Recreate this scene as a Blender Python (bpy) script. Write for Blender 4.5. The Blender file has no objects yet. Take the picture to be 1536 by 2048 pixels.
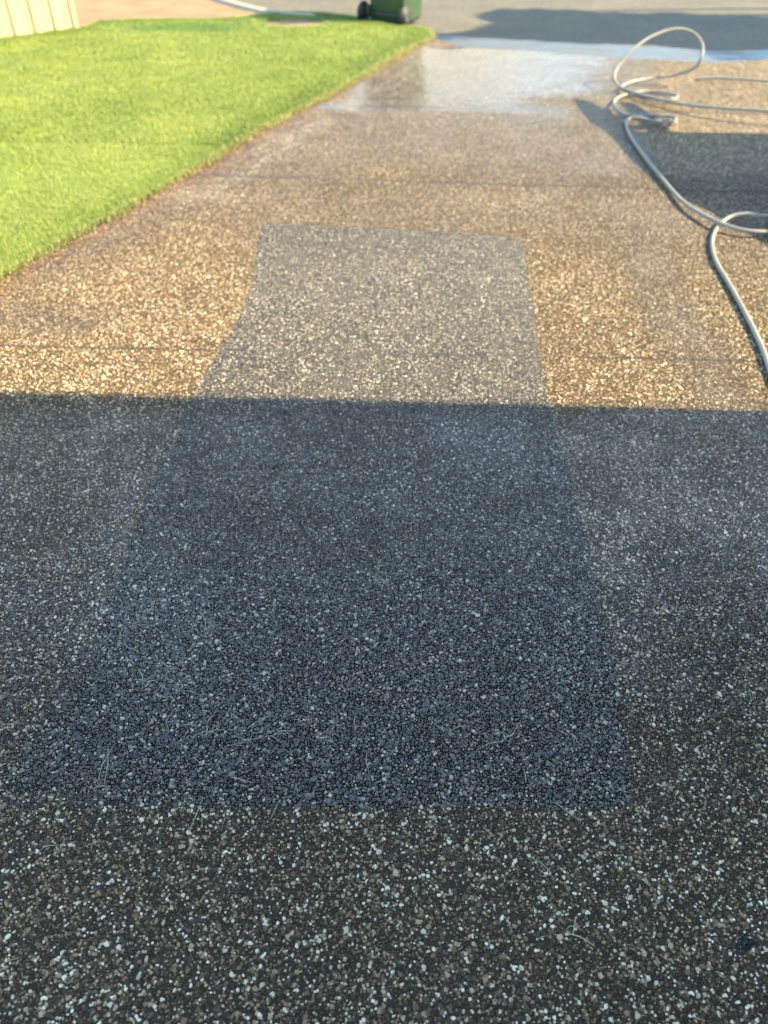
import bpy, bmesh, math, random
import numpy as np
from mathutils import Vector, Matrix
C = bpy.context.scene
col = C.collection
rng = np.random.default_rng(7)
random.seed(7)

# ---------------------------------------------------------------- camera
FPX = 1540.0                      # focal length in pixels of the 1536x2048 photograph
PITCH = math.atan(1400 / FPX)
CAM_H = 1.6
ROLL = math.radians(0.8)
c_, s_ = math.cos(ROLL), math.sin(ROLL)
FW = np.array([0, math.cos(PITCH), -math.sin(PITCH)])
UP = np.array([0, math.sin(PITCH), math.cos(PITCH)])
XR = np.array([1.0, 0, 0])
cam_r = c_ * XR + s_ * UP
cam_u = -s_ * XR + c_ * UP
cd = bpy.data.cameras.new('camera')
cam = bpy.data.objects.new('camera', cd); col.objects.link(cam)
m = Matrix.Identity(4)
for i in range(3):
    m[i][0] = cam_r[i]; m[i][1] = cam_u[i]; m[i][2] = -FW[i]
m[2][3] = CAM_H
cam.matrix_world = m
cd.sensor_fit = 'VERTICAL'; cd.sensor_height = 36; cd.lens = FPX / 2048 * 36
cd.clip_start = 0.05; cd.clip_end = 2000
cd.dof.use_dof = True; cd.dof.focus_distance = 1.8; cd.dof.aperture_fstop = 2.3
C.camera = cam

# ---------------------------------------------------------------- light
SUN_EL, SUN_AZ = math.radians(38), math.radians(-1.2)     # azimuth: from +x (right) towards +y (ahead)
sd = Vector((math.cos(SUN_EL) * math.cos(SUN_AZ), math.cos(SUN_EL) * math.sin(SUN_AZ), math.sin(SUN_EL)))
sl = bpy.data.lights.new('sun', 'SUN'); sl.energy = 4.2; sl.angle = math.radians(0.5); sl.color = (1, 0.82, 0.49)
so = bpy.data.objects.new('sun', sl); col.objects.link(so)
so.rotation_euler = sd.to_track_quat('Z', 'Y').to_euler(); so.location = (4, 2, 8)
w = bpy.data.worlds.new('World'); C.world = w; w.use_nodes = True
wn = w.node_tree
sky = wn.nodes.new('ShaderNodeTexSky'); sky.sky_type = 'NISHITA'; sky.sun_disc = False
sky.sun_elevation = SUN_EL; sky.sun_rotation = math.atan2(sd.x, sd.y)
sky.air_density = 1.0; sky.dust_density = 1.0; sky.ozone_density = 1.0
# unseen low cloud bank, added to whiten the glare on the water film
tc = wn.nodes.new('ShaderNodeTexCoord'); sx0 = wn.nodes.new('ShaderNodeSeparateXYZ'); wn.links.new(tc.outputs['Generated'], sx0.inputs[0])
nz = wn.nodes.new('ShaderNodeTexNoise'); nz.inputs['Scale'].default_value = 3.5; nz.inputs['Detail'].default_value = 5; wn.links.new(tc.outputs['Generated'], nz.inputs['Vector'])
def wm(op, a, b):
    nd = wn.nodes.new('ShaderNodeMath'); nd.operation = op
    for i, v in enumerate((a, b)):
        if isinstance(v, (int, float)): nd.inputs[i].default_value = v
        else: wn.links.new(v, nd.inputs[i])
    return nd.outputs[0]
def wr(v, a, b):
    nd = wn.nodes.new('ShaderNodeMapRange'); nd.interpolation_type = 'SMOOTHSTEP'; wn.links.new(v, nd.inputs[0])
    nd.inputs[1].default_value = a; nd.inputs[2].default_value = b; return nd.outputs[0]
cl = wm('ADD', wm('MULTIPLY', wm('SUBTRACT', nz.outputs[0], .5), .3), sx0.outputs[2])
cl = wm('MULTIPLY', wm('SUBTRACT', 1.0, wr(cl, .20, .29)), wm('MULTIPLY', wr(sx0.outputs[1], .45, .8), wm('SUBTRACT', 1.0, wr(sx0.outputs[0], .10, .24))))
mxs = wn.nodes.new('ShaderNodeMix'); mxs.data_type = 'RGBA'; wn.links.new(cl, mxs.inputs[0]); wn.links.new(sky.outputs[0], mxs.inputs[6]); mxs.inputs[7].default_value = (2.9, 2.45, 1.85, 1)
tn = wn.nodes.new('ShaderNodeMix'); tn.data_type = 'RGBA'; tn.blend_type = 'MULTIPLY'; tn.inputs[0].default_value = 1; wn.links.new(mxs.outputs[2], tn.inputs[6]); tn.inputs[7].default_value = (.89, .99, .94, 1)
wn.links.new(tn.outputs[2], wn.nodes['Background'].inputs[0])
wn.nodes['Background'].inputs[1].default_value = 0.15
C.view_settings.view_transform = 'Standard'; C.view_settings.look = 'None'
C.view_settings.exposure = 2.0; C.view_settings.gamma = 1
C.render.engine = 'CYCLES'
C.cycles.max_bounces = 6; C.cycles.use_denoising = True

# ---------------------------------------------------------------- helpers
def ground(x, y, z=0.0):
    """point at height z seen at photo pixel (x, y)"""
    u = (x - 768) / FPX; v = (1024 - y) / FPX
    r = FW + u * cam_r + v * cam_u
    t = (z - CAM_H) / r[2]
    return Vector((r[0] * t, r[1] * t, z))
def project(P):
    """N x 3 array -> photo pixel coordinates"""
    Q = P - np.array([0, 0, CAM_H])
    d = np.maximum(Q @ FW, 1e-3)
    return 768 + FPX * (Q @ cam_r) / d, 1024 - FPX * (Q @ cam_u) / d
def tag(o, label=None, cat=None, group=None, kind=None):
    if label: o['label'] = label
    if cat: o['category'] = cat
    if group: o['group'] = group
    if kind: o['kind'] = kind
    return o
def link(name, me, mat, parent=None, smooth=False):
    o = bpy.data.objects.new(name, me); col.objects.link(o)
    if mat: me.materials.append(mat)
    if parent: o.parent = parent
    if smooth:
        me.polygons.foreach_set('use_smooth', [True] * len(me.polygons))
    return o
def empty(name, loc, rz=0):
    o = bpy.data.objects.new(name, None); col.objects.link(o)
    o.location = loc; o.rotation_euler = (0, 0, rz); o.empty_display_size = 0.1
    return o
def from_bm(name, bm, mat, parent=None, smooth=False):
    me = bpy.data.meshes.new(name); bmesh.ops.recalc_face_normals(bm, faces=bm.faces); bm.to_mesh(me); bm.free()
    return link(name, me, mat, parent, smooth)
def from_np(name, V, F, mat, parent=None, smooth=False):
    me = bpy.data.meshes.new(name)
    n = F.shape[1]
    me.vertices.add(len(V)); me.vertices.foreach_set('co', np.asarray(V, dtype=np.float32).ravel())
    me.loops.add(F.size); me.loops.foreach_set('vertex_index', F.astype(np.int32).ravel())
    me.polygons.add(len(F)); me.polygons.foreach_set('loop_start', np.arange(0, F.size, n, dtype=np.int32))
    me.update(calc_edges=True); me.validate()
    return link(name, me, mat, parent, smooth)
def box(bm, lo, hi, bev=0):
    r = bmesh.ops.create_cube(bm, size=1)
    for v in r['verts']:
        v.co = Vector([lo[i] + (v.co[i] + .5) * (hi[i] - lo[i]) for i in range(3)])
    if bev:
        es = list({e for v in r['verts'] for e in v.link_edges})
        bmesh.ops.bevel(bm, geom=es, offset=bev, segments=2, affect='EDGES')
def cyl(bm, a, b, r1, r2=None, seg=20):
    a, b = Vector(a), Vector(b); d = b - a
    r = bmesh.ops.create_cone(bm, cap_ends=True, segments=seg, radius1=r1, radius2=r1 if r2 is None else r2, depth=d.length)
    M = Matrix.Translation((a + b) / 2) @ d.to_track_quat('Z', 'Y').to_matrix().to_4x4()
    bmesh.ops.transform(bm, matrix=M, verts=r['verts'])
def crom(pts, n=10):
    P = [pts[0]] + list(pts) + [pts[-1]]; out = []
    for i in range(1, len(P) - 2):
        p0, p1, p2, p3 = P[i - 1], P[i], P[i + 1], P[i + 2]
        for k in range(n):
            t = k / n
            out.append(.5 * ((2 * p1) + (p2 - p0) * t + (2 * p0 - 5 * p1 + 4 * p2 - p3) * t * t + (3 * p1 - p0 - 3 * p2 + p3) * t ** 3))
    out.append(P[-2]); return out
def sweep(pts, rad, seg=12, taper=None):
    V, F = [], []; N = len(pts); up = Vector((0, 0, 1)); prev = None
    for i, p in enumerate(pts):
        t = (pts[min(i + 1, N - 1)] - pts[max(i - 1, 0)]).normalized()
        nrm = (up - t * up.dot(t)) if prev is None else (prev - t * prev.dot(t))
        if nrm.length < 1e-4: nrm = t.orthogonal()
        nrm.normalize(); prev = nrm; b = t.cross(nrm)
        r = rad * (taper[i] if taper else 1)
        for k in range(seg):
            a = 2 * math.pi * k / seg
            V.append(p + nrm * (r * math.cos(a)) + b * (r * math.sin(a)))
    for i in range(N - 1):
        for k in range(seg):
            k2 = (k + 1) % seg
            F.append((i * seg + k, i * seg + k2, (i + 1) * seg + k2, (i + 1) * seg + k))
    F.append(tuple(range(seg))[::-1]); F.append(tuple((N - 1) * seg + k for k in range(seg)))
    return V, F
def pymesh(name, V, F, mat, parent=None, smooth=False):
    me = bpy.data.meshes.new(name); me.from_pydata([tuple(v) for v in V], [], F); me.update()
    return link(name, me, mat, parent, smooth)

class NT:
    """small wrapper that makes node graphs short"""
    def __init__(s, name):
        s.m = bpy.data.materials.new(name); s.m.use_nodes = True; s.t = s.m.node_tree
        s.b = s.t.nodes['Principled BSDF']; s.out = s.t.nodes['Material Output']
    def n(s, typ, **kw):
        nd = s.t.nodes.new('ShaderNode' + typ)
        for k, v in kw.items(): setattr(nd, k, v)
        return nd
    def put(s, sock, v):
        if isinstance(v, bpy.types.NodeSocket): s.t.links.new(v, sock)
        elif v is not None: sock.default_value = v
    def math(s, op, a, b=None, c=None, clamp=False):
        nd = s.n('Math', operation=op, use_clamp=clamp)
        for i, v in enumerate((a, b, c)): s.put(nd.inputs[i], v)
        return nd.outputs[0]
    def mix(s, f, a, b, blend='MIX'):
        nd = s.n('Mix', data_type='RGBA', blend_type=blend)
        s.put(nd.inputs[0], f); s.put(nd.inputs[6], a); s.put(nd.inputs[7], b)
        return nd.outputs[2]
    def lerp(s, f, a, b):
        nd = s.n('Mix', data_type='FLOAT'); s.put(nd.inputs[0], f); s.put(nd.inputs[2], a); s.put(nd.inputs[3], b)
        return nd.outputs[0]
    def ss(s, v, lo, hi):
        nd = s.n('MapRange', interpolation_type='SMOOTHSTEP'); s.put(nd.inputs[0], v)
        nd.inputs[1].default_value = lo; nd.inputs[2].default_value = hi; return nd.outputs[0]
    def ramp(s, f, stops, mode='LINEAR'):
        nd = s.n('ValToRGB'); cr = nd.color_ramp; cr.interpolation = mode
        while len(cr.elements) < len(stops): cr.elements.new(0.5)
        for e, (p, cc) in zip(cr.elements, stops): e.position = p; e.color = (*cc, 1)
        s.put(nd.inputs[0], f); return nd.outputs[0]
    def noise(s, vec, scale, detail=3, rough=.5, col=False):
        nd = s.n('TexNoise'); s.put(nd.inputs['Vector'], vec); nd.inputs['Scale'].default_value = scale
        nd.inputs['Detail'].default_value = detail; nd.inputs['Roughness'].default_value = rough
        return nd.outputs[1 if col else 0]
    def obj(s): return s.n('TexCoord').outputs['Object']
    def bump(s, h, dist, strength=1, normal=None):
        nd = s.n('Bump'); s.put(nd.inputs['Height'], h); nd.inputs['Distance'].default_value = dist
        s.put(nd.inputs['Strength'], strength); s.put(nd.inputs['Normal'], normal); return nd.outputs[0]
    def set(s, **kw):
        for k, v in kw.items(): s.put(s.b.inputs[k.replace('_', ' ')], v)
        return s.m

# ---------------------------------------------------------------- materials
def mat_aggregate(peb=False):
    t = NT('pebble_stone' if peb else 'exposed_aggregate'); co = t.obj()
    wn_ = t.noise(co, 90, 2, .5, True)
    sub = t.n('VectorMath', operation='SUBTRACT'); t.put(sub.inputs[0], wn_); sub.inputs[1].default_value = (.5, .5, .5)
    sc = t.n('VectorMath', operation='SCALE'); t.put(sc.inputs[0], sub.outputs[0]); sc.inputs[3].default_value = .006
    ad = t.n('VectorMath', operation='ADD'); t.put(ad.inputs[0], co); t.put(ad.inputs[1], sc.outputs[0])
    P = ad.outputs[0]
    def vor(feature, scale, rnd=.95):
        v = t.n('TexVoronoi', voronoi_dimensions='2D', feature=feature); t.put(v.inputs['Vector'], P)
        v.inputs['Scale'].default_value = scale; v.inputs['Randomness'].default_value = rnd; return v
    S = 160
    f1 = vor('F1', S); de = vor('DISTANCE_TO_EDGE', S)
    sep = t.n('SeparateColor'); t.put(sep.inputs[0], f1.outputs['Color'])
    rr, gg, bb = sep.outputs[0], sep.outputs[1], sep.outputs[2]
    if peb:
        ar = t.n('Attribute', attribute_name='rnd'); sr = t.n('SeparateColor'); t.put(sr.inputs[0], ar.outputs['Color'])
        rr, gg, bb = sr.outputs[0], sr.outputs[1], sr.outputs[2]
    # density of pale stones drifts a little
    dens = t.math('MULTIPLY_ADD', t.noise(co, 6, 2), .22, -.11)
    sel = t.math('ADD', rr, dens)
    stone = t.ramp(sel, [(0, (.068, .048, .030)), (.20, (.120, .082, .047)), (.36, (.045, .034, .024)), (.52, (.20, .13, .064)),
                         (.68, (.33, .215, .110)), (.77, (.52, .40, .245)), (.87, (.86, .79, .60)), (.95, (.40, .27, .14))], 'CONSTANT')
    stone = t.mix(1.0, stone, t.ramp(gg, [(0, (.72, .70, .68)), (1, (1.2, 1.18, 1.16))]), 'MULTIPLY')
    grain = t.noise(co, 900, 2)
    stone = t.mix(1.0, stone, t.ramp(grain, [(.3, (.8, .8, .8)), (.7, (1.15, 1.15, 1.15))]), 'MULTIPLY')
    edge = t.ss(de.outputs['Distance'], .02, .13)
    mortar = (.050, .036, .022, 1)
    colr = stone if peb else t.mix(edge, mortar, stone)
    # ---- painted maps of the place: damp and house shade tone, water film, soaked rectangle, rust beside the lawn
    at = t.n('Attribute', attribute_name='wet'); sw = t.n('SeparateColor'); t.put(sw.inputs[0], at.outputs['Color'])
    damp, film, patch = sw.outputs[0], sw.outputs[1], sw.outputs[2]
    at2 = t.n('Attribute', attribute_name='stain'); sw2 = t.n('SeparateColor'); t.put(sw2.inputs[0], at2.outputs['Color'])
    rust, oil, dark = sw2.outputs[0], sw2.outputs[1], sw2.outputs[2]
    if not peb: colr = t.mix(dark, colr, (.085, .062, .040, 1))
    n1 = t.noise(co, 2.6, 4, .6); n2 = t.noise(co, 11, 3, .6)
    blot = t.ss(t.math('ADD', t.math('MULTIPLY', n1, .7), t.math('MULTIPLY', n2, .3)), .36, .62)
    damp_shade_e = t.math('MULTIPLY', damp, t.math('MULTIPLY_ADD', blot, .5, .65), clamp=True)
    # soaked rectangle: crisp edge wandering between stones
    pj = t.math('ADD', patch, t.math('MULTIPLY_ADD', gg, .22, -.11))
    patch_e = t.ss(pj, .30, .70)
    bw = t.n('RGBToBW'); t.put(bw.inputs[0], colr)
    gcol = t.n('CombineColor')
    for i, k in enumerate((1.10, .94, .73)): t.put(gcol.inputs[i], t.math('MULTIPLY', bw.outputs[0], k))
    mau = t.n('CombineColor')
    for i, k in enumerate((1.16, .86, .63)): t.put(mau.inputs[i], t.math('MULTIPLY', bw.outputs[0], k))
    colr = t.mix(t.math('MULTIPLY', damp_shade_e, .6), colr, mau.outputs[0])
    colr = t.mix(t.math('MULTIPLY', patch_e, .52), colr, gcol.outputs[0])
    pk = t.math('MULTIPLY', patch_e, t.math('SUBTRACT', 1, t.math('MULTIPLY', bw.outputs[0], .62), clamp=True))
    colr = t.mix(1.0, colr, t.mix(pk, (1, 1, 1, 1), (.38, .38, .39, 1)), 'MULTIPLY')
    colr = t.mix(1.0, colr, t.mix(t.math('MULTIPLY', t.math('MULTIPLY', damp_shade_e, 4), t.math('SUBTRACT', 1, damp_shade_e)), (1, 1, 1, 1), (.68, .65, .61, 1)), 'MULTIPLY')
    colr = t.mix(rust, colr, t.mix(1.0, colr, (1.0, .74, .48, 1), 'MULTIPLY'))
    colr = t.mix(t.math('MULTIPLY', oil, .85), colr, (.012, .014, .022, 1))
    # large blotches of wear
    colr = t.mix(1.0, colr, t.ramp(t.noise(co, 1.3, 4, .6), [(.3, (.86, .85, .86)), (.7, (1.12, 1.12, 1.1))]), 'MULTIPLY')
    # ---- saw-cut joints
    sx = t.n('SeparateXYZ'); t.put(sx.inputs[0], co)
    jm = None; jw = None
    for (a, b, c, d), jwid in zip(JOINTS, (.010, .024, .034)):
        k = (d - b) / (c - a); y0 = b - k * a
        L = t.math('SUBTRACT', sx.outputs[1], t.math('MULTIPLY_ADD', sx.outputs[0], k, y0))
        L = t.math('ABSOLUTE', t.math('ADD', L, t.math('MULTIPLY_ADD', n2, .012, -.006)))
        mk = t.math('SUBTRACT', 1, t.ss(L, jwid * .3, jwid))
        jm = mk if jm is None else t.math('MAXIMUM', jm, mk)
    jv = t.ss(t.noise(co, 1.1, 2), .38, .55)
    jm = t.math('MULTIPLY', jm, t.math('MULTIPLY_ADD', jv, .6, .35))
    colr = t.mix(t.math('MULTIPLY', jm, .8), colr, (.045, .042, .045, 1))
    # ---- relief
    dome = t.math('POWER', t.math('MINIMUM', t.math('MULTIPLY', de.outputs['Distance'], 2.6), 1), .6)
    hgt = t.math('ADD', t.math('MULTIPLY', dome, t.math('MULTIPLY_ADD', bb, .6, .6)), t.math('MULTIPLY', grain, .10))
    hgt = t.math('SUBTRACT', hgt, t.math('MULTIPLY', jm, 1.2))
    nrm = t.bump(grain, .0005, 1.0) if peb else t.bump(hgt, .0032, 1.0)
    rough = t.lerp(damp_shade_e, t.math('MULTIPLY_ADD', gg, .22, .50), .30)
    rough = t.lerp(patch_e, rough, .23)
    spec = t.lerp(patch_e, t.lerp(damp_shade_e, .28, 1.0), 1.0)
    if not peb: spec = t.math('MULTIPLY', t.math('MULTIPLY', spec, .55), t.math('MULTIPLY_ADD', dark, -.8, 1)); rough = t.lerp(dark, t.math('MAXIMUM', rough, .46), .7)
    rip = t.noise(co, 24, 2); rip2 = t.noise(co, 160, 2)
    cn = t.bump(t.math('ADD', rip, t.math('MULTIPLY', rip2, .25)), .003, .5)
    mpf = t.n('Mapping'); t.put(mpf.inputs[0], co); mpf.inputs['Scale'].default_value = (1.6, 6, 1)
    nst = t.noise(mpf.outputs[0], 2.2, 4, .65)
    fe = t.ss(t.math('MULTIPLY', film, t.math('MULTIPLY_ADD', nst, 1.7, .12)), .08, .95)
    t.set(Base_Color=colr, Roughness=rough, Specular_IOR_Level=spec, Normal=nrm)
    t.set(Coat_Weight=t.math('MAXIMUM', t.math('MULTIPLY', fe, .95), t.math('MULTIPLY', t.math('POWER', damp_shade_e, 3), t.math('MULTIPLY_ADD', patch_e, .42, .36)) if peb else 0.0), Coat_Roughness=t.lerp(fe, .30, .13), Coat_Normal=nrm if peb else cn, Coat_IOR=1.45)
    return t.m

def mat_simple(name, colr, rough=.6, var=.12, scale=20, bump=0, bscale=200, spec=.5):
    t = NT(name); co = t.obj()
    f = t.noise(co, scale, 4, .6)
    lo = tuple(c * (1 - var) for c in colr); hi = tuple(min(1, c * (1 + var)) for c in colr)
    cc = t.ramp(f, [(.3, lo), (.7, hi)])
    t.set(Base_Color=cc, Roughness=t.math('MULTIPLY_ADD', f, .2, rough - .1), Specular_IOR_Level=spec)
    if bump: t.set(Normal=t.bump(t.noise(co, bscale, 3), bump))
    return t.m

def mat_asphalt():
    t = NT('asphalt'); co = t.obj()
    v = t.n('TexVoronoi', voronoi_dimensions='2D'); t.put(v.inputs['Vector'], co); v.inputs['Scale'].default_value = 110
    sp = t.n('SeparateColor'); t.put(sp.inputs[0], v.outputs['Color'])
    c1 = t.ramp(sp.outputs[0], [(0, (.085, .078, .064)), (.5, (.13, .118, .095)), (1, (.22, .20, .165))])
    c1 = t.mix(1.0, c1, t.ramp(t.noise(co, 1.2, 5, .65), [(.3, (.85, .85, .86)), (.7, (1.12, 1.1, 1.06))]), 'MULTIPLY')
    # damp streaks running along the gutter side
    mp = t.n('Mapping'); t.put(mp.inputs[0], co); mp.inputs['Scale'].default_value = (.7, 5, 1)
    s = t.ss(t.noise(mp.outputs[0], 2.2, 4, .6), .48, .66)
    c1 = t.mix(t.math('MULTIPLY', s, .35), c1, (.07, .07, .075, 1))
    t.set(Base_Color=c1, Specular_IOR_Level=.15, Roughness=t.lerp(s, .85, .6), Normal=t.bump(v.outputs['Distance'], .003))
    return t.m

def mat_gutter():
    t = NT('wet_gutter_concrete'); co = t.obj()
    mp = t.n('Mapping'); t.put(mp.inputs[0], co); mp.inputs['Scale'].default_value = (1.2, 7, 1)
    s = t.noise(mp.outputs[0], 2.0, 4, .6)
    c1 = t.ramp(s, [(.3, (.08, .08, .08)), (.7, (.14, .14, .13))])
    wet = t.ss(s, .62, .45)
    t.set(Base_Color=c1, Roughness=t.lerp(wet, .45, .12), Specular_IOR_Level=.15, Coat_Weight=t.math('MULTIPLY_ADD', wet, .16, .03), Coat_Roughness=.08,
          Coat_Normal=t.bump(t.noise(co, 9, 3), .012), Normal=t.bump(t.noise(co, 120, 3), .002))
    return t.m

def mat_grass():
    t = NT('grass_blade')
    at = t.n('Attribute', attribute_name='tint')
    sp = t.n('SeparateColor'); t.put(sp.inputs[0], at.outputs['Color'])
    co = t.obj()
    base = t.ramp(sp.outputs[0], [(0, (.15, .215, .045)), (.35, (.28, .355, .082)), (.7, (.40, .465, .13)), (.9, (.52, .52, .19)), (1, (.54, .45, .24))])
    pat = t.noise(co, 2.4, 3, .6)
    base = t.mix(1.0, base, t.ramp(pat, [(.35, (.90, .93, .95)), (.65, (1.08, 1.05, 1.0))]), 'MULTIPLY')
    base = t.mix(t.math('MULTIPLY', sp.outputs[1], .6), base, (.10, .23, .07, 1))     # darker, bluer weeds near the verge
    tr = t.n('BsdfTranslucent'); t.put(tr.inputs[0], base)
    t.set(Base_Color=base, Roughness=.45, Specular_IOR_Level=.35)
    mx = t.n('MixShader'); mx.inputs[0].default_value = .38
    t.put(mx.inputs[1], t.b.outputs[0]); t.put(mx.inputs[2], tr.outputs[0]); t.put(t.out.inputs[0], mx.outputs[0])
    return t.m

# ---------------------------------------------------------------- places measured on the photograph
def G(x, y, z=0): return ground(x, y, z)
LAWN_EDGE = [(-300, 760), (-120, 640), (0, 562), (90, 510), (170, 468), (260, 418), (340, 372), (430, 318), (510, 268), (580, 232), (650, 196), (700, 168), (745, 142), (790, 115), (825, 95), (855, 82), (864, 72)]
LAWN_FAR = [(858, 62), (835, 58), (805, 56), (760, 48), (715, 38), (650, 31), (600, 28), (560, 28), (530, 33), (470, 40), (330, 42), (200, 46), (160, 60), (60, 74), (0, 82), (-200, 105)]
JOINTS = []
for (a, b, c, d) in [(0, 692, 1000, 712), (400, 350, 1536, 385), (700, 212, 1230, 222)]:
    p, q = G(a, b), G(c, d); JOINTS.append((p.x, p.y, q.x, q.y))
M_AGG = mat_aggregate()

# ---------------------------------------------------------------- driveway
def poly_sd(px, py, poly):
    """signed distance (positive inside) of points to polygon"""
    P = np.array(poly, float); n = len(P); d = np.full(px.shape, 1e9); ins = np.zeros(px.shape, bool)
    for i in range(n):
        a, b = P[i], P[(i + 1) % n]; e = b - a
        t = np.clip(((px - a[0]) * e[0] + (py - a[1]) * e[1]) / (e @ e), 0, 1)
        d = np.minimum(d, np.hypot(px - a[0] - t * e[0], py - a[1] - t * e[1]))
        if a[1] != b[1]:
            cr = ((a[1] > py) != (b[1] > py)) & (px < (b[0] - a[0]) * (py - a[1]) / (b[1] - a[1]) + a[0])
            ins ^= cr
    return np.where(ins, d, -d)
def sstep(x, a, b):
    t = np.clip((x - a) / (b - a), 0, 1); return t * t * (3 - 2 * t)
def line_d(px, py, pts):
    d = np.full(px.shape, 1e9)
    for a, b in zip(pts[:-1], pts[1:]):
        a, b = np.array(a), np.array(b); e = b - a
        t = np.clip(((px - a[0]) * e[0] + (py - a[1]) * e[1]) / (e @ e), 0, 1)
        d = np.minimum(d, np.hypot(px - a[0] - t * e[0], py - a[1] - t * e[1]))
    return d
EDGE_PX = [(869, 76), (920, 96), (1050, 101), (1250, 117), (1400, 124), (1450, 125), (1500, 121), (1560, 117), (1800, 112)]     # end of the driveway at the gutter
EDGE_G = [G(*p) for p in EDGE_PX]
ex = [p.x for p in EDGE_G]; ey = [p.y for p in EDGE_G]
ys = [-3.0, -1.5, -.5]; 
y = 0.0
while y < 9.0: ys.append(y); y += .009 + .0035 * y
ys = np.array(ys); xs = np.concatenate([np.arange(-6, -2.4, .15), np.arange(-2.4, 2.9, .016), np.arange(2.9, 7, .15)])
X, Y = np.meshgrid(xs, ys)
yend = np.interp(X, [-6] + ex + [7.1], [8.6] + ey + [7.6])
k = ys / 9.0
Y = np.where(Y > 0, Y * (yend / ys[-1]), Y)
V = np.stack([X.ravel(), Y.ravel(), np.zeros(X.size)], 1)
nx, ny = len(xs), len(ys)
idx = np.arange(nx * ny).reshape(ny, nx)
F = np.stack([idx[:-1, :-1].ravel(), idx[:-1, 1:].ravel(), idx[1:, 1:].ravel(), idx[1:, :-1].ravel()], 1)
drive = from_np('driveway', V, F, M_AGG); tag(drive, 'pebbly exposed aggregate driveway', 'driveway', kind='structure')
px, py = project(V)
vx, vy = V[:, 0], V[:, 1]
def wob(x, y, s, seed):
    r = np.random.default_rng(seed); o = np.zeros(x.shape)
    for i in range(7):
        f = s * (1.6 ** i); a = r.uniform(0, 6.28); p = r.uniform(0, 6.28); o += np.sin(f * (x * math.cos(a) + y * math.sin(a)) + p + 1.5 * np.sin(f * .6 * (y * math.cos(a) - x * math.sin(a)) + p * 2)) / (1.35 ** i)
    return o / 3
patch_px = [(528, 450), (600, 450), (780, 458), (960, 468), (1028, 474), (1047, 490), (1052, 530), (1066, 610), (1085, 720), (1100, 812), (1130, 920), (1158, 1020), (1186, 1130), (1205, 1240), (1228, 1350), (1248, 1460), (1258, 1560), (1256, 1604), (1230, 1614), (1000, 1618), (700, 1616), (480, 1612), (330, 1612), (200, 1610), (60, 1605), (20, 1580), (60, 1500), (115, 1405), (165, 1310), (205, 1225), (250, 1110), (295, 1000), (340, 900), (385, 800), (430, 715), (480, 625), (508, 560), (516, 500), (520, 460)]
pg = [(G(*p).x, G(*p).y) for p in patch_px]
le = [(G(*p).x, G(*p).y) for p in LAWN_EDGE]
def fields(vx, vy, px, py):
    sd_ = poly_sd(vx, vy, pg)
    softl = sstep(py, 1050, 1450) * sstep(-px, -560, -150)
    patch = sstep(sd_ + .008 * wob(vx, vy, 9, 1), -.018 - .13 * softl, .018 + .13 * softl) * (1 - .22 * (wob(vx * 2.5, vy, 3.2, 8) > 0) * sstep(np.abs(wob(vx * 2.5, vy, 3.2, 8)), 0, .4))
    w1 = wob(vx, vy, 2.2, 2)
    dl = line_d(vx, vy, le)
    damp = .55 * sstep(py + 30 * w1, 560, 400) * sstep(px, 300, 520) + .62 * sstep(-(dl + .07 * w1), -.50, -.12) * sstep(-py, -640, -470)
    damp = np.maximum(damp, .55 * sstep(-line_d(px, py, [(1290, 480), (1330, 620), (1400, 720), (1450, 800)]), -75, -20))
    damp = np.maximum(damp, .5 * sstep(-np.hypot((px - 100) / 170, (py - 640) / 45), -1, -.4))
    damp = np.maximum(damp, .8 * sstep(-py, -820, -2100) * 0)
    dry = sstep(px + 14 * w1, 1270 , 1330) * sstep(-py, -420, -300)
    dry = np.maximum(dry, .45 * sstep(-np.hypot((px - 1122 + 12 * w1) / 75, (py - 203 + 6 * w1) / 16), -1.3, -.3))
    dry = np.maximum(dry, .8 * sstep(-np.hypot((px - 780) / 60, (py - 345) / 14), -1.2, -.6))
    damp = np.clip(damp, 0, 1) * (1 - dry)
    damp = np.maximum(damp, np.clip((1.0 - .85 * sstep(py, 1150, 1850)) * sstep(py, 790, 840) * (.85 + .25 * w1), 0, 1))  # painted shade: cooler tone and sheen where the house shadow lies
    film = sstep(-py - 26 * w1, -300, -150) * sstep(-px + 30 * w1, -1320, -1150) * sstep(px, 640, 740)
    film = np.maximum(film, .75 * sstep(-line_d(px, py, [(640, 212), (1250, 222)]), -14, -2) * sstep(-px, -1350, -1250))
    film = np.maximum(film, .45 * sstep(-py, -380, -230) * sstep(-px, -1280, -1200) * (.5 + .5 * w1))
    film = film * (1 - .45 * sstep(px, 960, 1220)) * (1 - dry) * (1 - .85 * sstep(px, 1120, 1190) * sstep(py, 180, 205))
    toe = sstep(-np.hypot((px - 893) / 45, (py - 88) / 12), -1.1, -.8)
    film *= 1 - toe
    rust = sstep(-(dl + .035 * wob(vx, vy, 12, 5)), -.13, -.01) * .62 + .35 * sstep(-dl, -.3, -.1) * sstep(-py, -600, -300)
    rust = np.maximum(rust, .75 * toe)
    oil = sstep(-np.hypot((px - 1490) / 22, (py - 1887) / 15), -1.15, -.6)
    return damp, film, patch, np.clip(rust, 0, 1), oil
def put_attr(me, name, r, g, b):
    a = me.color_attributes.new(name, 'FLOAT_COLOR', 'POINT')
    c = np.ones((len(me.vertices), 4), np.float32); c[:, 0] = r; c[:, 1] = g; c[:, 2] = b
    a.data.foreach_set('color', c.ravel())
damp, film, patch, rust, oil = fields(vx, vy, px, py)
def in_peb(x, y): return sstep(-y, -5.0, -4.3) * sstep(y, .18, .22) * sstep(-np.abs(x - .0), -(1.05 + .44 * y), -(1.0 + .44 * y))
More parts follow.
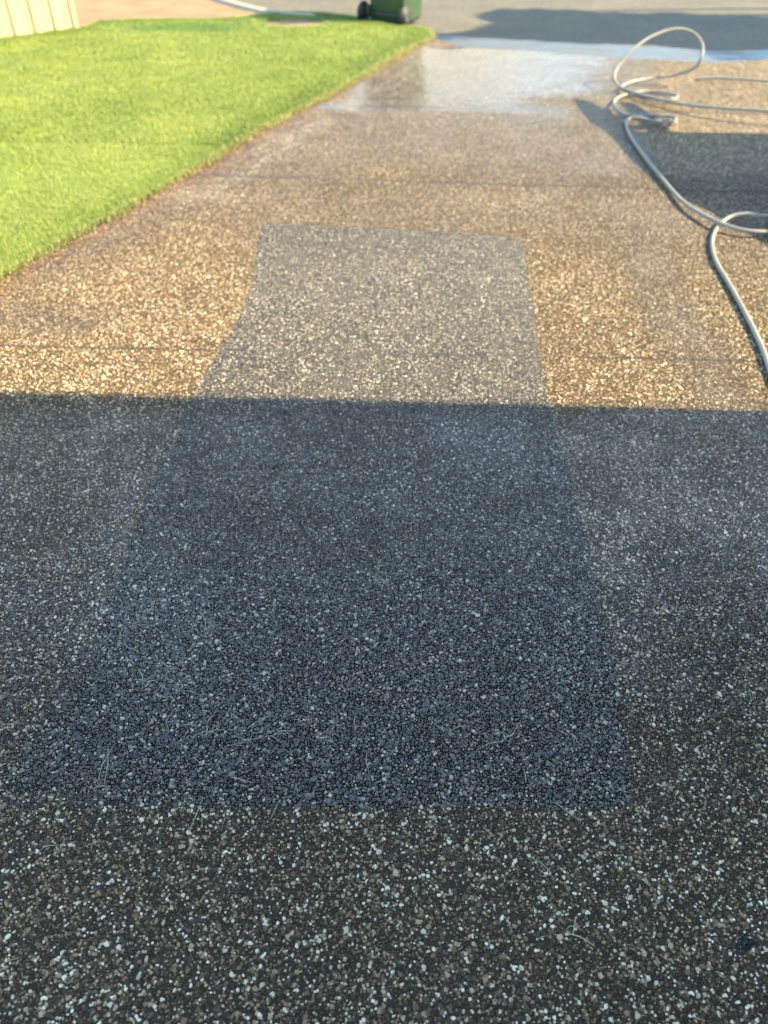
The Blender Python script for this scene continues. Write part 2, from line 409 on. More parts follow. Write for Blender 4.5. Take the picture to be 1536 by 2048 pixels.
put_attr(drive.data, 'wet', damp, film, patch)
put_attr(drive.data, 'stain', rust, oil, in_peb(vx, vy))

# the pebbles themselves, as real stones bedded in the concrete where the camera is close
def pebbles(y0, y1, seg, rings, pitch=.0067):
    xs_ = np.arange(-3.1, 3.1, pitch); ys_ = np.arange(y0, y1, pitch * .87)
    X, Y = np.meshgrid(xs_, ys_); X = X + (np.arange(len(ys_)) % 2)[:, None] * pitch / 2
    X = (X + rng.uniform(-.36, .36, X.shape) * pitch).ravel(); Y = (Y + rng.uniform(-.36, .36, Y.shape) * pitch).ravel()
    k = in_peb(X, Y) > rng.uniform(.02, .98, X.shape)
    for jx0, jy0, jx1, jy1 in JOINTS:
        k &= (np.abs(Y - (jy0 + (jy1 - jy0) / (jx1 - jx0) * (X - jx0))) > .0045) | (rng.random(X.shape) < .55 + .4 * wob(X, Y * 0, 4, 33))
    k &= (poly_sd(X, Y, le + [(-9, 9), (-9, 0)]) < 0)
    X, Y = X[k], Y[k]; n = len(X)
    rad = pitch * (.36 + .36 * rng.random(n) ** 1.3 + .42 * (rng.random(n) < .09)); asp = rng.uniform(.58, 1.0, n); rot = rng.uniform(0, 6.283, n); h = rng.uniform(.0006, .0024, n)
    tx, ty = rng.normal(0, .20, n), rng.normal(0, .20, n)
    ang = (2 * np.pi * (np.arange(seg)[None] + rng.uniform(-.3, .3, (n, seg))) / seg)
    wob_ = 1 + rng.uniform(-.24, .24, (n, seg)); P = []
    for rr_, zz in rings:
        u = np.cos(ang) * rad[:, None] * wob_ * rr_; v = np.sin(ang) * (rad * asp)[:, None] * wob_ * rr_
        x = X[:, None] + u * np.cos(rot)[:, None] - v * np.sin(rot)[:, None]; y = Y[:, None] + u * np.sin(rot)[:, None] + v * np.cos(rot)[:, None]
        z = h[:, None] * zz + (tx[:, None] * (x - X[:, None]) + ty[:, None] * (y - Y[:, None])) * (zz > 0)
        P.append(np.stack([x, y, z + np.zeros_like(x)], 2))
    P.append(np.stack([X, Y, h], 1)[:, None, :])
    V = np.concatenate(P, 1); nv = V.shape[1]; f = []
    for a in range(len(rings) - 1):
        for q in range(seg):
            q2 = (q + 1) % seg; f += [(a * seg + q, a * seg + q2, (a + 1) * seg + q2), (a * seg + q, (a + 1) * seg + q2, (a + 1) * seg + q)]
    a = (len(rings) - 1) * seg
    for q in range(seg): f.append((a + q, a + (q + 1) % seg, nv - 1))
    F = (np.arange(n) * nv)[:, None, None] + np.array(f)[None]
    return V.reshape(-1, 3), F.reshape(-1, 3), X, Y, nv
M_PEB = mat_aggregate(True)
for (y0, y1, seg, rings), pit in zip([(.18, 1.5, 7, [(1, -.3), (.88, .62), (.62, .97)]), (1.5, 2.2, 6, [(1, -.3), (.76, .85)]), (2.2, 5.1, 5, [(1, -.3), (.76, .85)])], (.0064, .0058, .0058)):
    V_, F_, X_, Y_, nv = pebbles(y0, y1, seg, rings, pit)
    po = from_np('pebbles', V_, F_, M_PEB, drive, True); po['kind'] = 'stuff'; n_ = len(X_); print('pebbles', n_)
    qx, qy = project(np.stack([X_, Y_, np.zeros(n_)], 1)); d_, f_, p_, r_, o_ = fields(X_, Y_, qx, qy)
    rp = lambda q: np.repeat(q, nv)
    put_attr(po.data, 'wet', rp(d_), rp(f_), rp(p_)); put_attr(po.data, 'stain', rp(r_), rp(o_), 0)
    put_attr(po.data, 'rnd', rp(rng.random(n_)), rp(rng.random(n_)), rp(rng.random(n_)))

# ---------------------------------------------------------------- ground, verge, road, gutter
def sheet(name, poly, z, mat, label=None, kind='structure'):
    bm = bmesh.new(); vs = [bm.verts.new((p[0], p[1], z)) for p in poly]; f = bm.faces.new(vs)
    bmesh.ops.triangulate(bm, faces=[f])
    for f in bm.faces:
        if f.normal.z < 0: f.normal_flip()
    me = bpy.data.meshes.new(name); bm.to_mesh(me); bm.free()
    return tag(link(name, me, mat), label, kind=kind)
M_DIRT = mat_simple('dry_soil', (.225, .15, .080), .9, .25, 3, .004, 90)
M_FAR = mat_simple('dry_ground', (.30, .22, .12), .95, .3, .6)
sheet('ground', [(-400, -400), (400, -400), (400, 400), (-400, 400)], -.06, M_FAR, 'dry ground spreading beyond the road')
sheet('dirt_verge', [(-9, 5.5), (-1.9, 5.5), (-.9, 9.3), tuple(G(560, 30)[:2]), tuple(G(520, 24)[:2]), tuple(G(430, -4)[:2]), (-4.2, 13), (-9, 13)], .004, M_DIRT, 'bare tan soil verge behind the lawn')
# road surface beyond the gutter
ASPH = mat_asphalt()
gut_far = [(866, 70), (940, 74), (1050, 81), (1200, 89), (1330, 95), (1390, 101), (1450, 104), (1540, 100), (1800, 96)]
gf = [G(*p, -.02) for p in gut_far]
road_near = [tuple(G(*p, -.02)[:2]) for p in [(430, -6), (520, 20), (600, 33), (715, 42), (800, 62), (852, 68)]]
sheet('road', [(-60, 60)] + [(-12, 34)] + road_near + [tuple(p[:2]) for p in gf] + [(12, 8.4), (60, 6), (60, 60)], -.02, ASPH, 'pale grey asphalt street crossing beyond the driveway')
# gutter: a shallow dished strip following the driveway end
gn = [G(*p, -.004) for p in EDGE_PX]
gn = gn + [Vector((12, 7.5, -.004))]; gff = [Vector((p.x, p.y, -.016)) for p in gf] + [Vector((12, 8.45, -.016))]
def resample(P, n):
    L = [0]
    for a, b in zip(P[:-1], P[1:]): L.append(L[-1] + (b - a).length)
    out = []
    for i in range(n):
        s = L[-1] * i / (n - 1); j = min(max(np.searchsorted(L, s) - 1, 0), len(P) - 2)
        f = (s - L[j]) / max(L[j + 1] - L[j], 1e-9); out.append(P[j].lerp(P[j + 1], f))
    return out
A, B = resample(gn, 90), resample(gff, 90); V = []; F = []
for i in range(90):
    for j in range(9):
        t = j / 8; p = A[i].lerp(B[i], t); V.append((p.x, p.y, p.z - .05 * (t / .2 if t < .2 else (1 - t) / .8)))
for i in range(89):
    for j in range(8): F.append((i * 9 + j, (i + 1) * 9 + j, (i + 1) * 9 + j + 1, i * 9 + j + 1))
g_ = pymesh('gutter', V, F, mat_gutter(), smooth=True); tag(g_, 'wet concrete gutter holding run-off water', kind='structure')
# kerb: rounded concrete lip on the street side of the verge, and the curved lip right of the driveway
M_CONC = mat_simple('kerb_concrete', (.36, .32, .25), .8, .12, 14, .002, 150)
def kerb(name, pts, wid, hgt, label, mt=None):
    P = crom([Vector(p) for p in pts], 8); V = []; F = []; prof = [(-.5, -.03), (-.5, .5), (-.38, .9), (-.1, 1), (.2, .8), (.42, .35), (.5, -.03)]
    for i, p in enumerate(P):
        t = (P[min(i + 1, len(P) - 1)] - P[max(i - 1, 0)]).normalized(); n = Vector((t.y, -t.x, 0)) * -1
        e = min(1, i / 3, (len(P) - 1 - i) / 3) if True else 1
        for a, b in prof: V.append((p.x + n.x * a * wid, p.y + n.y * a * wid, p.z + b * hgt * max(e, .05)))
    k = len(prof)
    for i in range(len(P) - 1):
        for j in range(k - 1): F.append((i * k + j, (i + 1) * k + j, (i + 1) * k + j + 1, i * k + j + 1))
    return tag(pymesh(name, V, F, mt or M_CONC, smooth=True), label, kind='structure')
kerb('kerb', [tuple(G(x, y, -.01)) for x, y in [(380, -22), (440, 3), (520, 25), (570, 33), (650, 38)]], .17, .05, 'pale concrete kerb between bare verge and street')

# ---------------------------------------------------------------- lawn
lp = [tuple(G(*p)[:2]) for p in LAWN_EDGE] + [tuple(G(*p)[:2]) for p in LAWN_FAR] + [(-9, 7.0), (-9, -1)]
lp = [(lp[0][0] - .4, -1)] + lp if False else lp
bare = [tuple(G(592 + 66 * math.cos(a), 50 + 9 * math.sin(a))[:2]) for a in [k * .3 for k in range(21)]]
sheet('bare_soil', bare, .0165, M_DIRT, 'bare soil hollow in the far lawn')
lp_in = [(x - .03, y_ + .012) for x, y_ in lp]
lawn_soil = sheet('lawn_soil', lp_in, .012, mat_simple('turf_thatch', (.20, .24, .05), .9, .3, 30, .006, 120), 'matted turf soil under the grass')
def blades(n, ybounds, hmin, hmax, wd):
    x = rng.uniform(-6.2, .6, n * 1); yy = rng.uniform(ybounds[0], ybounds[1], n)
    s = poly_sd(x, yy, lp); keep = s > -.012 + .022 * wob(x, yy, 16, 21) - .045 * rng.random(n) ** 3
    a, b = project(np.stack([x, yy, np.zeros(n)], 1)); keep &= (a > -160) & (b < 720)
    # bare soil hole
    hole = np.hypot((a - 592) / 62, (b - 50) / 8) < 1 + .2 * np.sin(a * .2)
    keep &= ~hole
    x, yy, s, a, b = x[keep], yy[keep], s[keep], a[keep], b[keep]
    n = len(x); h = rng.uniform(hmin, hmax, n) * (1 + .25 * wob(x, yy, 5, 9)) * np.clip(.75 + s * 5, .6, 1)
    az = rng.uniform(0, 2 * np.pi, n); lean = rng.uniform(.15, 1.1, n) * h
    w_ = wd * rng.uniform(.6, 1.3, n)
    dx, dy = np.cos(az), np.sin(az); pxx, pyy = -dy, dx
    # edge blades lean out over the concrete
    z0 = np.full(n, .006)
    edge_ = (s < .06) & (yy < 8); h = np.where(edge_, h * rng.uniform(.7, 1.75, n), h)
    P0 = np.stack([x - pxx * w_ / 2, yy - pyy * w_ / 2, z0], 1); P1 = np.stack([x + pxx * w_ / 2, yy + pyy * w_ / 2, z0], 1)
    mx, my = x + dx * lean * .35, yy + dy * lean * .35; zm = z0 + h * .62
    P2 = np.stack([mx + pxx * w_ * .4, my + pyy * w_ * .4, zm], 1); P3 = np.stack([mx - pxx * w_ * .4, my - pyy * w_ * .4, zm], 1)
    P4 = np.stack([x + dx * lean, yy + dy * lean, z0 + h * rng.uniform(.8, 1.0, n)], 1)
    V = np.stack([P0, P1, P2, P3, P4], 1).reshape(-1, 3)
    tint = np.clip(rng.normal(.5, .2, n) + .13 * wob(x, yy, 3, 4) - .28 * sstep(-s, -.35, -.06) + .75 * (s < .03) * (rng.random(n) < .5), 0, 1)
    weed = sstep(-np.hypot((a - 370) / 150, (b - 62) / 12), -1.2, -.5) * .9
    return V, tint, weed, n
parts = [blades(420000, (2.6, 5.2), .014, .036, .0024), blades(520000, (5.2, 7.4), .016, .038, .0034), blades(560000, (7.4, 10.2), .018, .040, .0050)]
V = np.concatenate([p[0] for p in parts]); nb = sum(p[3] for p in parts); base = np.arange(nb)[:, None] * 5
tri = np.concatenate([base + np.array([[0, 1, 2]]), base + np.array([[0, 2, 3]]), base + np.array([[3, 2, 4]])])
print('blades', nb)
lawn = from_np('lawn', V, tri, mat_grass()); tag(lawn, 'bright yellow-green mown lawn beside the driveway', 'lawn', kind='stuff')
tint = np.concatenate([p[1] for p in parts]); weed = np.concatenate([p[2] for p in parts])
put_attr(lawn.data, 'tint', np.repeat(tint, 5), np.repeat(weed, 5), 0)

# ---------------------------------------------------------------- fence
M_CREAM = mat_simple('cream_steel', (.41, .365, .225), .5, .03, 3)
fa, fb = G(158, 62), G(0, 82); fd = (fb - fa); fd.normalize(); fang = math.atan2(fd.y, fd.x)
fence = empty('steel_fence', fa, fang); tag(fence, 'cream ribbed steel fence standing at the back left of the lawn', 'fence')
V, F = [], []; prof = []; pitch = .19; n = 22
for i in range(n):
    x0 = .05 + i * pitch; prof += [(x0, 0), (x0 + .105, 0), (x0 + .125, .014), (x0 + .170, .014), (x0 + pitch - .001, .001)]
prof = [(x, d) for x, d in prof]
for x, d in prof: V += [(x, d, .03), (x, d, 1.78)]
N = len(prof)
for x, d in prof: V += [(x, d - .0025, .03), (x, d - .0025, 1.78)]
for i in range(N - 1):
    F.append((2 * i, 2 * i + 2, 2 * i + 3, 2 * i + 1)); j = 2 * N
    F.append((j + 2 * i + 1, j + 2 * i + 3, j + 2 * i + 2, j + 2 * i))
pymesh('panel', V, F, M_CREAM, fence)
bm = bmesh.new(); box(bm, (-.005, -.03, 0), (.045, .013, 1.84), .004); from_bm('post', bm, M_CREAM, fence)
bm = bmesh.new(); box(bm, (.046, -.028, 1.781), (4.3, .034, 1.83), .004); from_bm('top_rail', bm, M_CREAM, fence)
bm = bmesh.new(); box(bm, (.046, -.026, .0), (4.3, -.004, .045), .003); from_bm('bottom_rail', bm, M_CREAM, fence)

# ---------------------------------------------------------------- wheelie bin
M_BIN = mat_simple('green_plastic', (.048, .085, .042), .45, .10, 6, .0008, 60)
M_RUB = mat_simple('black_rubber', (.018, .018, .02), .6, .2, 20)
M_STEEL = mat_simple('steel_axle', (.05, .05, .055), .4, .1, 20)
bz = -.02
M_HUB = mat_simple('grey_hub', (.05, .05, .055), .5, .1, 20)
pa, pb = Vector((-.24, 9.28, 0)), Vector((.115, 9.06, 0))
mid = (pa + pb) / 2; dv = pb - pa; ang = math.atan2(dv.y, dv.x)
b_ = empty('wheelie_bin', (mid.x, mid.y, bz), ang); tag(b_, 'dark green wheelie bin standing at the kerb beyond the lawn', 'bin')
def loft(bm, rings, cap=True):
    rs = [[bm.verts.new(p) for p in r] for r in rings]; k = len(rs[0])
    for a, b in zip(rs[:-1], rs[1:]):
        for i in range(k): bm.faces.new((a[i], a[(i + 1) % k], b[(i + 1) % k], b[i]))
    if cap: bm.faces.new(rs[0][::-1]); bm.faces.new(rs[-1])
def rrect(x0, x1, y0, y1, r, z, n=5):
    out = []
    for cx, cy, a0 in ((x1 - r, y1 - r, 0), (x0 + r, y1 - r, 90), (x0 + r, y0 + r, 180), (x1 - r, y0 + r, 270)):
        for i in range(n + 1):
            a = math.radians(a0 + 90 * i / n); out.append((cx + r * math.cos(a), cy + r * math.sin(a), z))
    return out
bm = bmesh.new()      # local: rear (wheels) at y=0, front at +y
loft(bm, [rrect(-.19, .19, .03, .40, .035, .03), rrect(-.20, .20, .015, .415, .04, .06), rrect(-.205, .205, .012, .43, .04, .24), rrect(-.212, .212, .004, .435, .04, .27),
          rrect(-.26, .26, -.03, .52, .05, .88), rrect(-.285, .285, -.05, .55, .05, .885), rrect(-.285, .285, -.05, .55, .05, .93), rrect(-.27, .27, -.035, .535, .05, .935)])
from_bm('body', bm, M_BIN, b_, True).data
bm = bmesh.new()
loft(bm, [rrect(-.29, .29, -.06, .57, .05, .938), rrect(-.295, .295, -.065, .575, .05, .955), rrect(-.28, .28, -.05, .56, .05, .985), rrect(-.20, .20, .05, .45, .05, 1.01)])
lid = from_bm('lid', bm, M_BIN, b_, True)
bm = bmesh.new(); cyl(bm, (-.21, -.12, .93), (.21, -.12, .93), .014)
for sx in (-.2, .2): cyl(bm, (sx, -.04, .90), (sx, -.12, .93), .014)
from_bm('handle', bm, M_BIN, b_, True)
bm = bmesh.new(); cyl(bm, (-.25, -.015, .10), (.25, -.015, .10), .011); from_bm('axle', bm, M_STEEL, b_, True)
for sx in (-1, 1):
    bm = bmesh.new(); x0 = sx * .225; x1 = sx * .27
    cyl(bm, (x0, -.015, .10), (x1, -.015, .10), .10, seg=28)
    bmesh.ops.bevel(bm, geom=[e for e in bm.edges if len(e.link_faces) == 2 and e.calc_face_angle() > .8], offset=.012, segments=2, affect='EDGES')
    wh = from_bm('wheel', bm, M_RUB, b_, True)
    bm = bmesh.new(); cyl(bm, (x1 - sx * .004, -.015, .10), (x1 + sx * .004, -.015, .10), .040, seg=24); from_bm('hub', bm, M_HUB, wh, False)
    bm = bmesh.new(); box(bm, (sx * .19 - .012, -.035, .06), (sx * .19 + .012, .03, .17), .004); from_bm('axle_bracket', bm, M_BIN, b_)

# ---------------------------------------------------------------- hoses
M_HOSE = mat_simple('pale_rubber_hose', (.25, .24, .215), .5, .10, 9, .0006, 120)
def H(x, y, z): return ground(x, y, z)
R_ = .0108
raw = [(1800, 250, .06), (1660, 236, .08), (1536, 222, .085), (1440, 216, .07), (1370, 209, .05), (1310, 197, .04), (1265, 184, .035), (1237, 172, .045), (1228, 152, .10), (1240, 127, .17), (1268, 97, .26), (1305, 72, .33), (1350, 58, .37), (1385, 65, .35), (1404, 88, .29), (1403, 114, .22), (1388, 136, .14), (1350, 150, .075), (1305, 156, .05), (1262, 164, .04), (1243, 175, .03), (1262, 184, .018),
       (1300, 183, .016), (1336, 187, .02), (1355, 193, .025), (1343, 199, .03), (1305, 197, .016), (1270, 189, .014), (1243, 192, .016), (1229, 202, .03), (1229, 214, .03), (1240, 226, .02), (1262, 231, .014), (1300, 231, .014), (1335, 232, .02), (1352, 237, .03), (1346, 244, .03), (1315, 244, .018), (1280, 236, .03), (1257, 238, .02), (1253, 252, .014), (1262, 275, .013), (1290, 315, .013), (1320, 352, .02), (1345, 382, .018), (1368, 405, .025), (1400, 426, .032), (1440, 446, .036), (1485, 460, .034), (1536, 464, .03), (1620, 462, .014),
       (1665, 446, .014), (1640, 425, .02), (1580, 424, .04), (1530, 432, .055), (1490, 428, .055), (1458, 435, .04), (1434, 456, .018), (1424, 485, .013), (1432, 522, .013), (1455, 562, .013), (1484, 614, .013), (1508, 660, .013), (1528, 705, .013), (1548, 760, .013), (1600, 850, .013), (1700, 960, .013)]
path = crom([H(*p) for p in raw], 10)
for p in path: p.z = max(p.z, R_ + .001)
V, F = sweep(path, R_, 14)
h1 = pymesh('garden_hose', V, F, M_HOSE, smooth=True); tag(h1, 'long pale grey hose with a raised loop snaking down the right side of the driveway', 'hose')
raw2 = [(1392, 158, .016), (1430, 156, .03), (1480, 158, .035), (1536, 162, .035), (1640, 172, .03), (1800, 182, .014)]
V, F = sweep(crom([H(*p) for p in raw2], 10), R_, 14)
h2 = pymesh('garden_hose', V, F, M_HOSE, smooth=True); tag(h2, 'short pale hose end lying straight on dry concrete beyond the coiled hose', 'hose')

# ---------------------------------------------------------------- dry grass strands, twigs, specks
M_STRAW = mat_simple('dry_straw', (.46, .42, .32), .6, .2, 60)
M_LEAF = mat_simple('dark_leaf', (.02, .018, .016), .7, .3, 60)
def strand(p, q, bow=0, rad=.00042, z=.0035, lift=.005):
    a, b = G(*p, z), G(*q, z); mid = (a + b) / 2; d = (b - a); n = Vector((-d.y, d.x, 0)); mid += n * bow; mid.z += lift
    P = crom([a, a.lerp(mid, .55) + Vector((0, 0, lift * .5)), mid, mid.lerp(b, .5), b], 4)
    tp = [.45 + .8 * math.sin(math.pi * (i + .5) / len(P)) for i in range(len(P))]
    return sweep(P, rad, 5, tp)
named = [((195, 1568), (225, 1495), .05, 'long straw strand left edge of dark rectangle, upright'), ((208, 1575), (216, 1492), -.05, 'straw strand leaning against another at far left'),
         ((185, 1578), (222, 1572), .02, 'short level straw strand at foot of two upright ones'), ((955, 1500), (1005, 1482), .05, None), ((1000, 1485), (1038, 1446), -.12, 'curved bright straw strand right of centre in dark rectangle'),
         ((1108, 1604), (1158, 1640), -.05, 'straight straw strand crossing lower right border of dark rectangle'), ((1066, 1718), (1102, 1745), .03, None), ((905, 1460), (935, 1452), .05, None), ((1138, 1465), (1160, 1492), .05, None),
         ((405, 1600), (378, 1665), .02, None), ((0, 1935), (40, 1915), .05, 'straw strand at bottom left edge of photo'), ((460, 1555), (505, 1565), -.03, None), ((1048, 1540), (1052, 1566), 0, None),
         ((710, 1432), (708, 1455), .02, None), ((733, 1500), (738, 1545), -.06, None), ((560, 1600), (540, 1640), .03, None), ((80, 1700), (118, 1690), .05, None), ((275, 1335), (285, 1380), .1, None), ((405, 1230), (410, 1260), .1, None), ((1075, 1880), (1090, 1872), 0, None), ((465, 985), (478, 1020), .1, None), ((900, 985), (912, 1003), .1, None), ((1093, 945), (1112, 965), .05, None), ((350, 1000), (372, 980), .1, None)]
for p, q, bow, lab in named:
    V, F = strand(p, q, bow, rad=.00055)
    o = pymesh('straw_strand', V, F, M_STRAW, smooth=True)
    tag(o, lab or 'single thin dry straw strand lying apart on the pebbled concrete', 'straw', 'single straw strands on the driveway')
clusters = [(430, 1465, 110, 30, 34), (330, 1360, 60, 45, 22), (560, 1460, 90, 22, 14), (270, 1250, 50, 30, 10), (400, 1250, 40, 22, 8), (640, 1470, 120, 25, 8), (390, 1010, 25, 25, 5), (500, 960, 30, 20, 4), (900, 1440, 80, 25, 6), (1130, 1240, 40, 20, 4)]
for cx, cy, sx, sy, n in clusters:
    for i in range(n):
        x, y = random.gauss(cx, sx * .6), random.gauss(cy, sy * .6); a = random.uniform(-.7, .9) + (1.2 if random.random() < .25 else 0); L = random.uniform(14, 44)
        V, F = strand((x, y), (x + L * math.cos(a), y - L * math.sin(a) * .8), random.uniform(-.25, .25), rad=.00038, lift=random.uniform(.003, .006))
        o = pymesh('grass_clipping', V, F, M_STRAW, smooth=True)
        tag(o, 'fine dry grass clipping in the thin tangles on the dark rectangle', 'clipping', 'tangled dry grass clippings on the dark rectangle')
# forked twig lower right
tw = empty('twig', G(1145, 1868)); tag(tw, 'pale forked twig lying on pebbles at lower right', 'twig')
def tw_part(name, pts, rad):
    P = crom([G(x, y, z) - tw.location for x, y, z in pts], 5); V, F = sweep(P, rad, 6, [1.1 - .5 * i / len(P) for i in range(len(P))])
    pymesh(name, V, F, M_STRAW, tw, True)
tw_part('stem', [(1132, 1866, .004), (1148, 1870, .006), (1163, 1875, .005), (1190, 1893, .003)], .0009)
tw_part('side_shoot', [(1146, 1870, .006), (1149, 1850, .010), (1153, 1832, .006)], .0008)
tw_part('side_shoot', [(1149, 1853, .009), (1140, 1852, .008), (1134, 1858, .004)], .0006)
for x, y, s in [(572, 823, .013), (632, 820, .007), (420, 897, .008), (825, 893, .009), (458, 832, .007), (1110, 1412, .009), (700, 795, .004), (548, 935, .012), (620, 872, .006), (427, 934, .006), (690, 1085, .005), (830, 822, .006)]:
    bm = bmesh.new(); c0 = G(x, y, .004); vs = []
    n = 8
    top = bm.verts.new(c0 + Vector((0, 0, s * .45)))
    for i in range(n):
        a = 2 * math.pi * i / n; r = s * random.uniform(.45, .8); vs.append(bm.verts.new(c0 + Vector((r * math.cos(a) * 1.3, r * math.sin(a) * .8, random.uniform(-.001, .003)))))
    for i in range(n): bm.faces.new((vs[i], vs[(i + 1) % n], top))
    bm.faces.new(vs[::-1])
    o = from_bm('leaf_crumb', bm, M_LEAF, None, True); tag(o, 'tiny dark leaf crumb on the shaded aggregate', 'leaf', 'dark leaf crumbs scattered on the shaded aggregate')

# ---------------------------------------------------------------- what throws the shade (out of the frame)
M_WALL = mat_simple('rendered_wall', (.55, .48, .38), .85, .06, 4)
M_ROOF = mat_simple('roof_sheet', (.16, .15, .15), .5, .08, 4)
M_SOFF = mat_simple('soffit_board', (.50, .48, .45), .7, .05, 4)
house = empty('house', (0, 0, 0)); tag(house, 'two storey rendered house beside the near driveway, throwing the broad shade', 'house')
e0, e1 = G(0, 788), G(1536, 819)
HX = 3.6; hy = -.01 + e1.y + (HX - e1.x) * math.tan(SUN_AZ)
house.location = (HX, hy, 0); house.rotation_euler = (0, 0, SUN_AZ - math.radians(.6))
bm = bmesh.new(); box(bm, (0, -11, -.05), (8, 0, 5.6)); from_bm('wall', bm, M_WALL, house)
bm = bmesh.new(); box(bm, (-.45, -11.45, 5.602), (8.45, -.004, 5.75)); from_bm('eave', bm, M_SOFF, house)
bm = bmesh.new()
vs = [bm.verts.new(v) for v in [(-.45, -11.45, 5.752), (8.45, -11.45, 5.752), (8.45, -.01, 5.752), (-.45, -.01, 5.752), (4, -7, 7.4), (4, -4, 7.4)]]
for f in [(0, 1, 4), (1, 2, 5, 4), (2, 3, 5), (3, 0, 4, 5), (3, 2, 1, 0)]: bm.faces.new([vs[k] for k in f])
from_bm('roof', bm, M_ROOF, house)

# unseen blocker added on the right: outline found by following the shadow back towards the sun
M_BLOCK = mat_simple('blocker_paint', (.10, .13, .20), .4, .05, 5)
M_MET = mat_simple('galvanised_tube', (.42, .43, .44), .45, .08, 20)
blocker = empty('shadow_blocker', (0, 0, 0)); tag(blocker, 'unseen blocker with rack-like arms, added right of the driveway for its shadow', 'shadow_blocker')
X0 = 3.35
def back(x, y):
    """photo pixel of a shadow point -> (y, z) on the trailer's left side plane x = X0"""
    g = G(x, y); t = (X0 - g.x) / (sd.x); return (g.y + sd.y * t, sd.z * t)
def prism(name, pix, x0, x1, mat, zmin=None, holes=None):
    pts = [back(*p) for p in pix] if zmin is None else [back(*p) for p in pix] + zmin
    n = len(pts); V = [(x0, a, b) for a, b in pts] + [(x1, a, b) for a, b in pts]
    F = [tuple(range(n)), tuple(range(2 * n - 1, n - 1, -1))] + [(i, n + i, n + (i + 1) % n, (i + 1) % n) for i in range(n)]
    bm = bmesh.new(); vs = [bm.verts.new(v) for v in V]
    for f in F: bm.faces.new([vs[i] for i in f])
    bmesh.ops.triangulate(bm, faces=[f for f in bm.faces if len(f.verts) > 4])
    return from_bm(name, bm, mat, blocker)
# body
top = [(1536, 282), (1440, 279), (1415, 275), (1345, 274), (1240, 270), (1212, 262), (1256, 314), (1302, 358), (1345, 390), (1398, 413), (1440, 436), (1492, 466), (1536, 495)]
yb = [back(*p)[0] for p in top]
prism('body', top[2:] , X0, X0 + 1.5, M_BLOCK, [(back(1536, 498)[0] - .8, .9), (back(1536, 498)[0] - .8, .42), (back(1415, 275)[0], .42)])
bm = bmesh.new()
for wy in (3.9, 4.75):
    cyl(bm, (X0 - .02, wy, .31), (X0 + .2, wy, .31), .30, seg=28)
from_bm('wheels', bm, M_RUB, blocker, True)
# arms of the added blocker, cut to the outline of the shadow
prism('blocker_arm', [(1143, 197), (1168, 203), (1206, 222), (1236, 244), (1262, 268), (1216, 264), (1180, 245), (1162, 225)], X0, X0 + .04, M_MET)
prism('blocker_arm', [(1238, 204), (1262, 208), (1292, 232), (1320, 252), (1345, 274), (1310, 278), (1280, 246), (1258, 228)], X0, X0 + .04, M_MET)
prism('blocker_rung', [(1196, 228), (1290, 232), (1292, 241), (1206, 239)], X0 + .041, X0 + .07, M_MET)
prism('blocker_rung', [(1215, 249), (1300, 250), (1312, 259), (1228, 260)], X0 + .041, X0 + .07, M_MET)
prism('blocker_rung', [(1240, 268), (1325, 268), (1345, 274), (1262, 283)], X0 + .041, X0 + .07, M_MET)

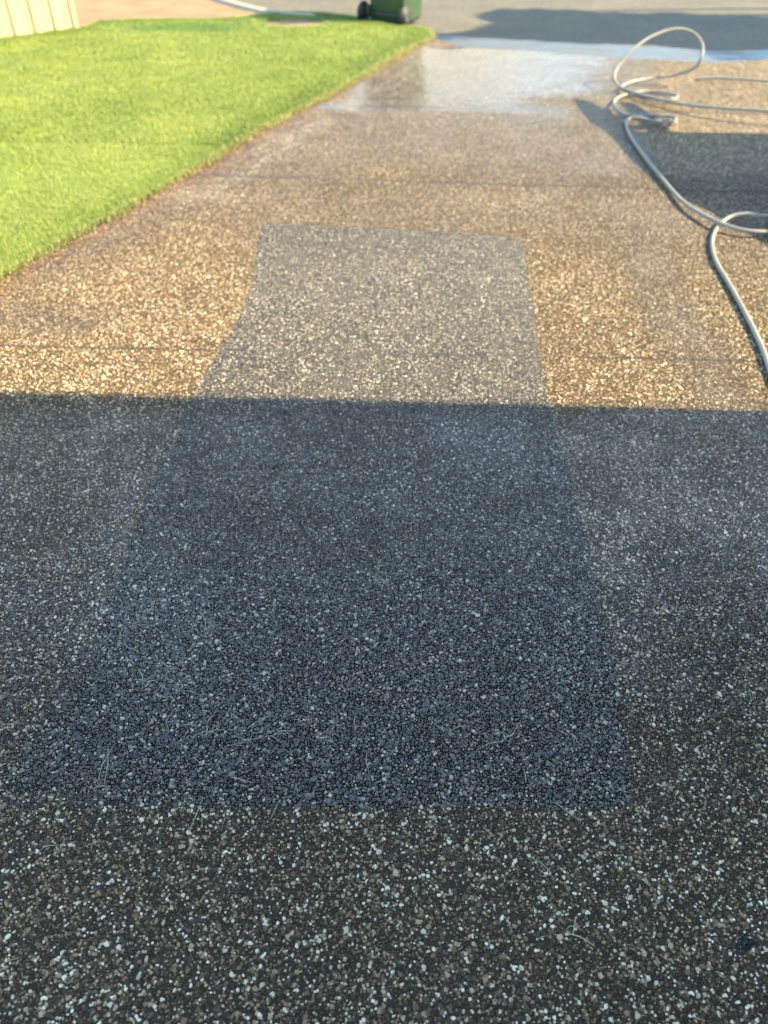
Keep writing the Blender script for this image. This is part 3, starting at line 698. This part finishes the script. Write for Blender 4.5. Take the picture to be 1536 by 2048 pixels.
# street tree to the right: its shadow lies over the road
M_BARK = mat_simple('bark', (.14, .10, .07), .9, .3, 12, .01, 30)
M_FOL = mat_simple('tree_leaf', (.05, .085, .03), .5, .3, 5)
def off(p, hz):   # centre of an occluder at height hz whose shadow falls on p
    t = hz / sd.z; return Vector((p.x + sd.x * t, p.y + sd.y * t, hz))
tree = empty('street_tree', off(G(1536, 55), 0) + Vector((7.5, 1.3, -.02))); tag(tree, 'broad leafy street tree right of the road whose shade crosses the asphalt', 'tree')
tl = tree.location
V, F = sweep(crom([Vector((0, 0, -.05)), Vector((.05, .02, 1.2)), Vector((-.1, 0, 2.4)), Vector((0, 0, 3.6)), Vector((.2, .1, 4.8))], 5), .20, 12, [1.2 - .9 * i / 21 for i in range(21)])
pymesh('trunk', V, F, M_BARK, tree, True)
shade = [(880, 64), (915, 62), (955, 46), (975, 40), (962, 26), (1005, 12), (1040, 14), (1120, 16), (1200, 17), (1290, 19), (1400, 22), (1536, 25), (1800, 20), (1900, 70), (1800, 118), (1600, 116), (1536, 114), (1470, 110), (1380, 95), (1250, 88), (1050, 78), (950, 74), (880, 72)]
sg = [(G(*p).x, G(*p).y) for p in shade]
n = 26000; sx_ = rng.uniform(.3, 5.6, n); sy_ = rng.uniform(7.4, 10.6, n); k_ = poly_sd(sx_, sy_, sg) > .04 + .14 * wob(sx_, sy_, 4, 61) + .10 * rng.random(n)
sx_, sy_ = sx_[k_], sy_[k_]; n = len(sx_); hz = 4.6 + rng.uniform(-1.3, 1.3, n); t_ = hz / sd.z
cx_, cy_, cz_ = sx_ + sd.x * t_, sy_ + sd.y * t_, hz
L = rng.uniform(.06, .12, n)
a1 = rng.normal(size=(n, 3)); a1 /= np.linalg.norm(a1, axis=1)[:, None]; a2 = np.cross(a1, rng.normal(size=(n, 3))); a2 /= np.linalg.norm(a2, axis=1)[:, None]
c0 = np.stack([cx_, cy_, cz_], 1) - np.array(tl)
V = np.stack([c0 - a1 * L[:, None], c0 + a2 * L[:, None] * .5, c0 + a1 * L[:, None], c0 - a2 * L[:, None] * .5], 1).reshape(-1, 3)
F = np.arange(n * 4).reshape(-1, 4)
from_np('crown', V, F, M_FOL, tree)
cc = c0.mean(0)
for i in range(9):
    j = int(rng.integers(n)); q = Vector(c0[j]); a = Vector((0, 0, 2.6 + .2 * i))
    V, F = sweep(crom([a, a.lerp(q, .5) + Vector((0, 0, .25)), q], 6), .06, 8, [1.1 - .9 * k / 13 for k in range(13)]); pymesh('limb', V, F, M_BARK, tree, True)
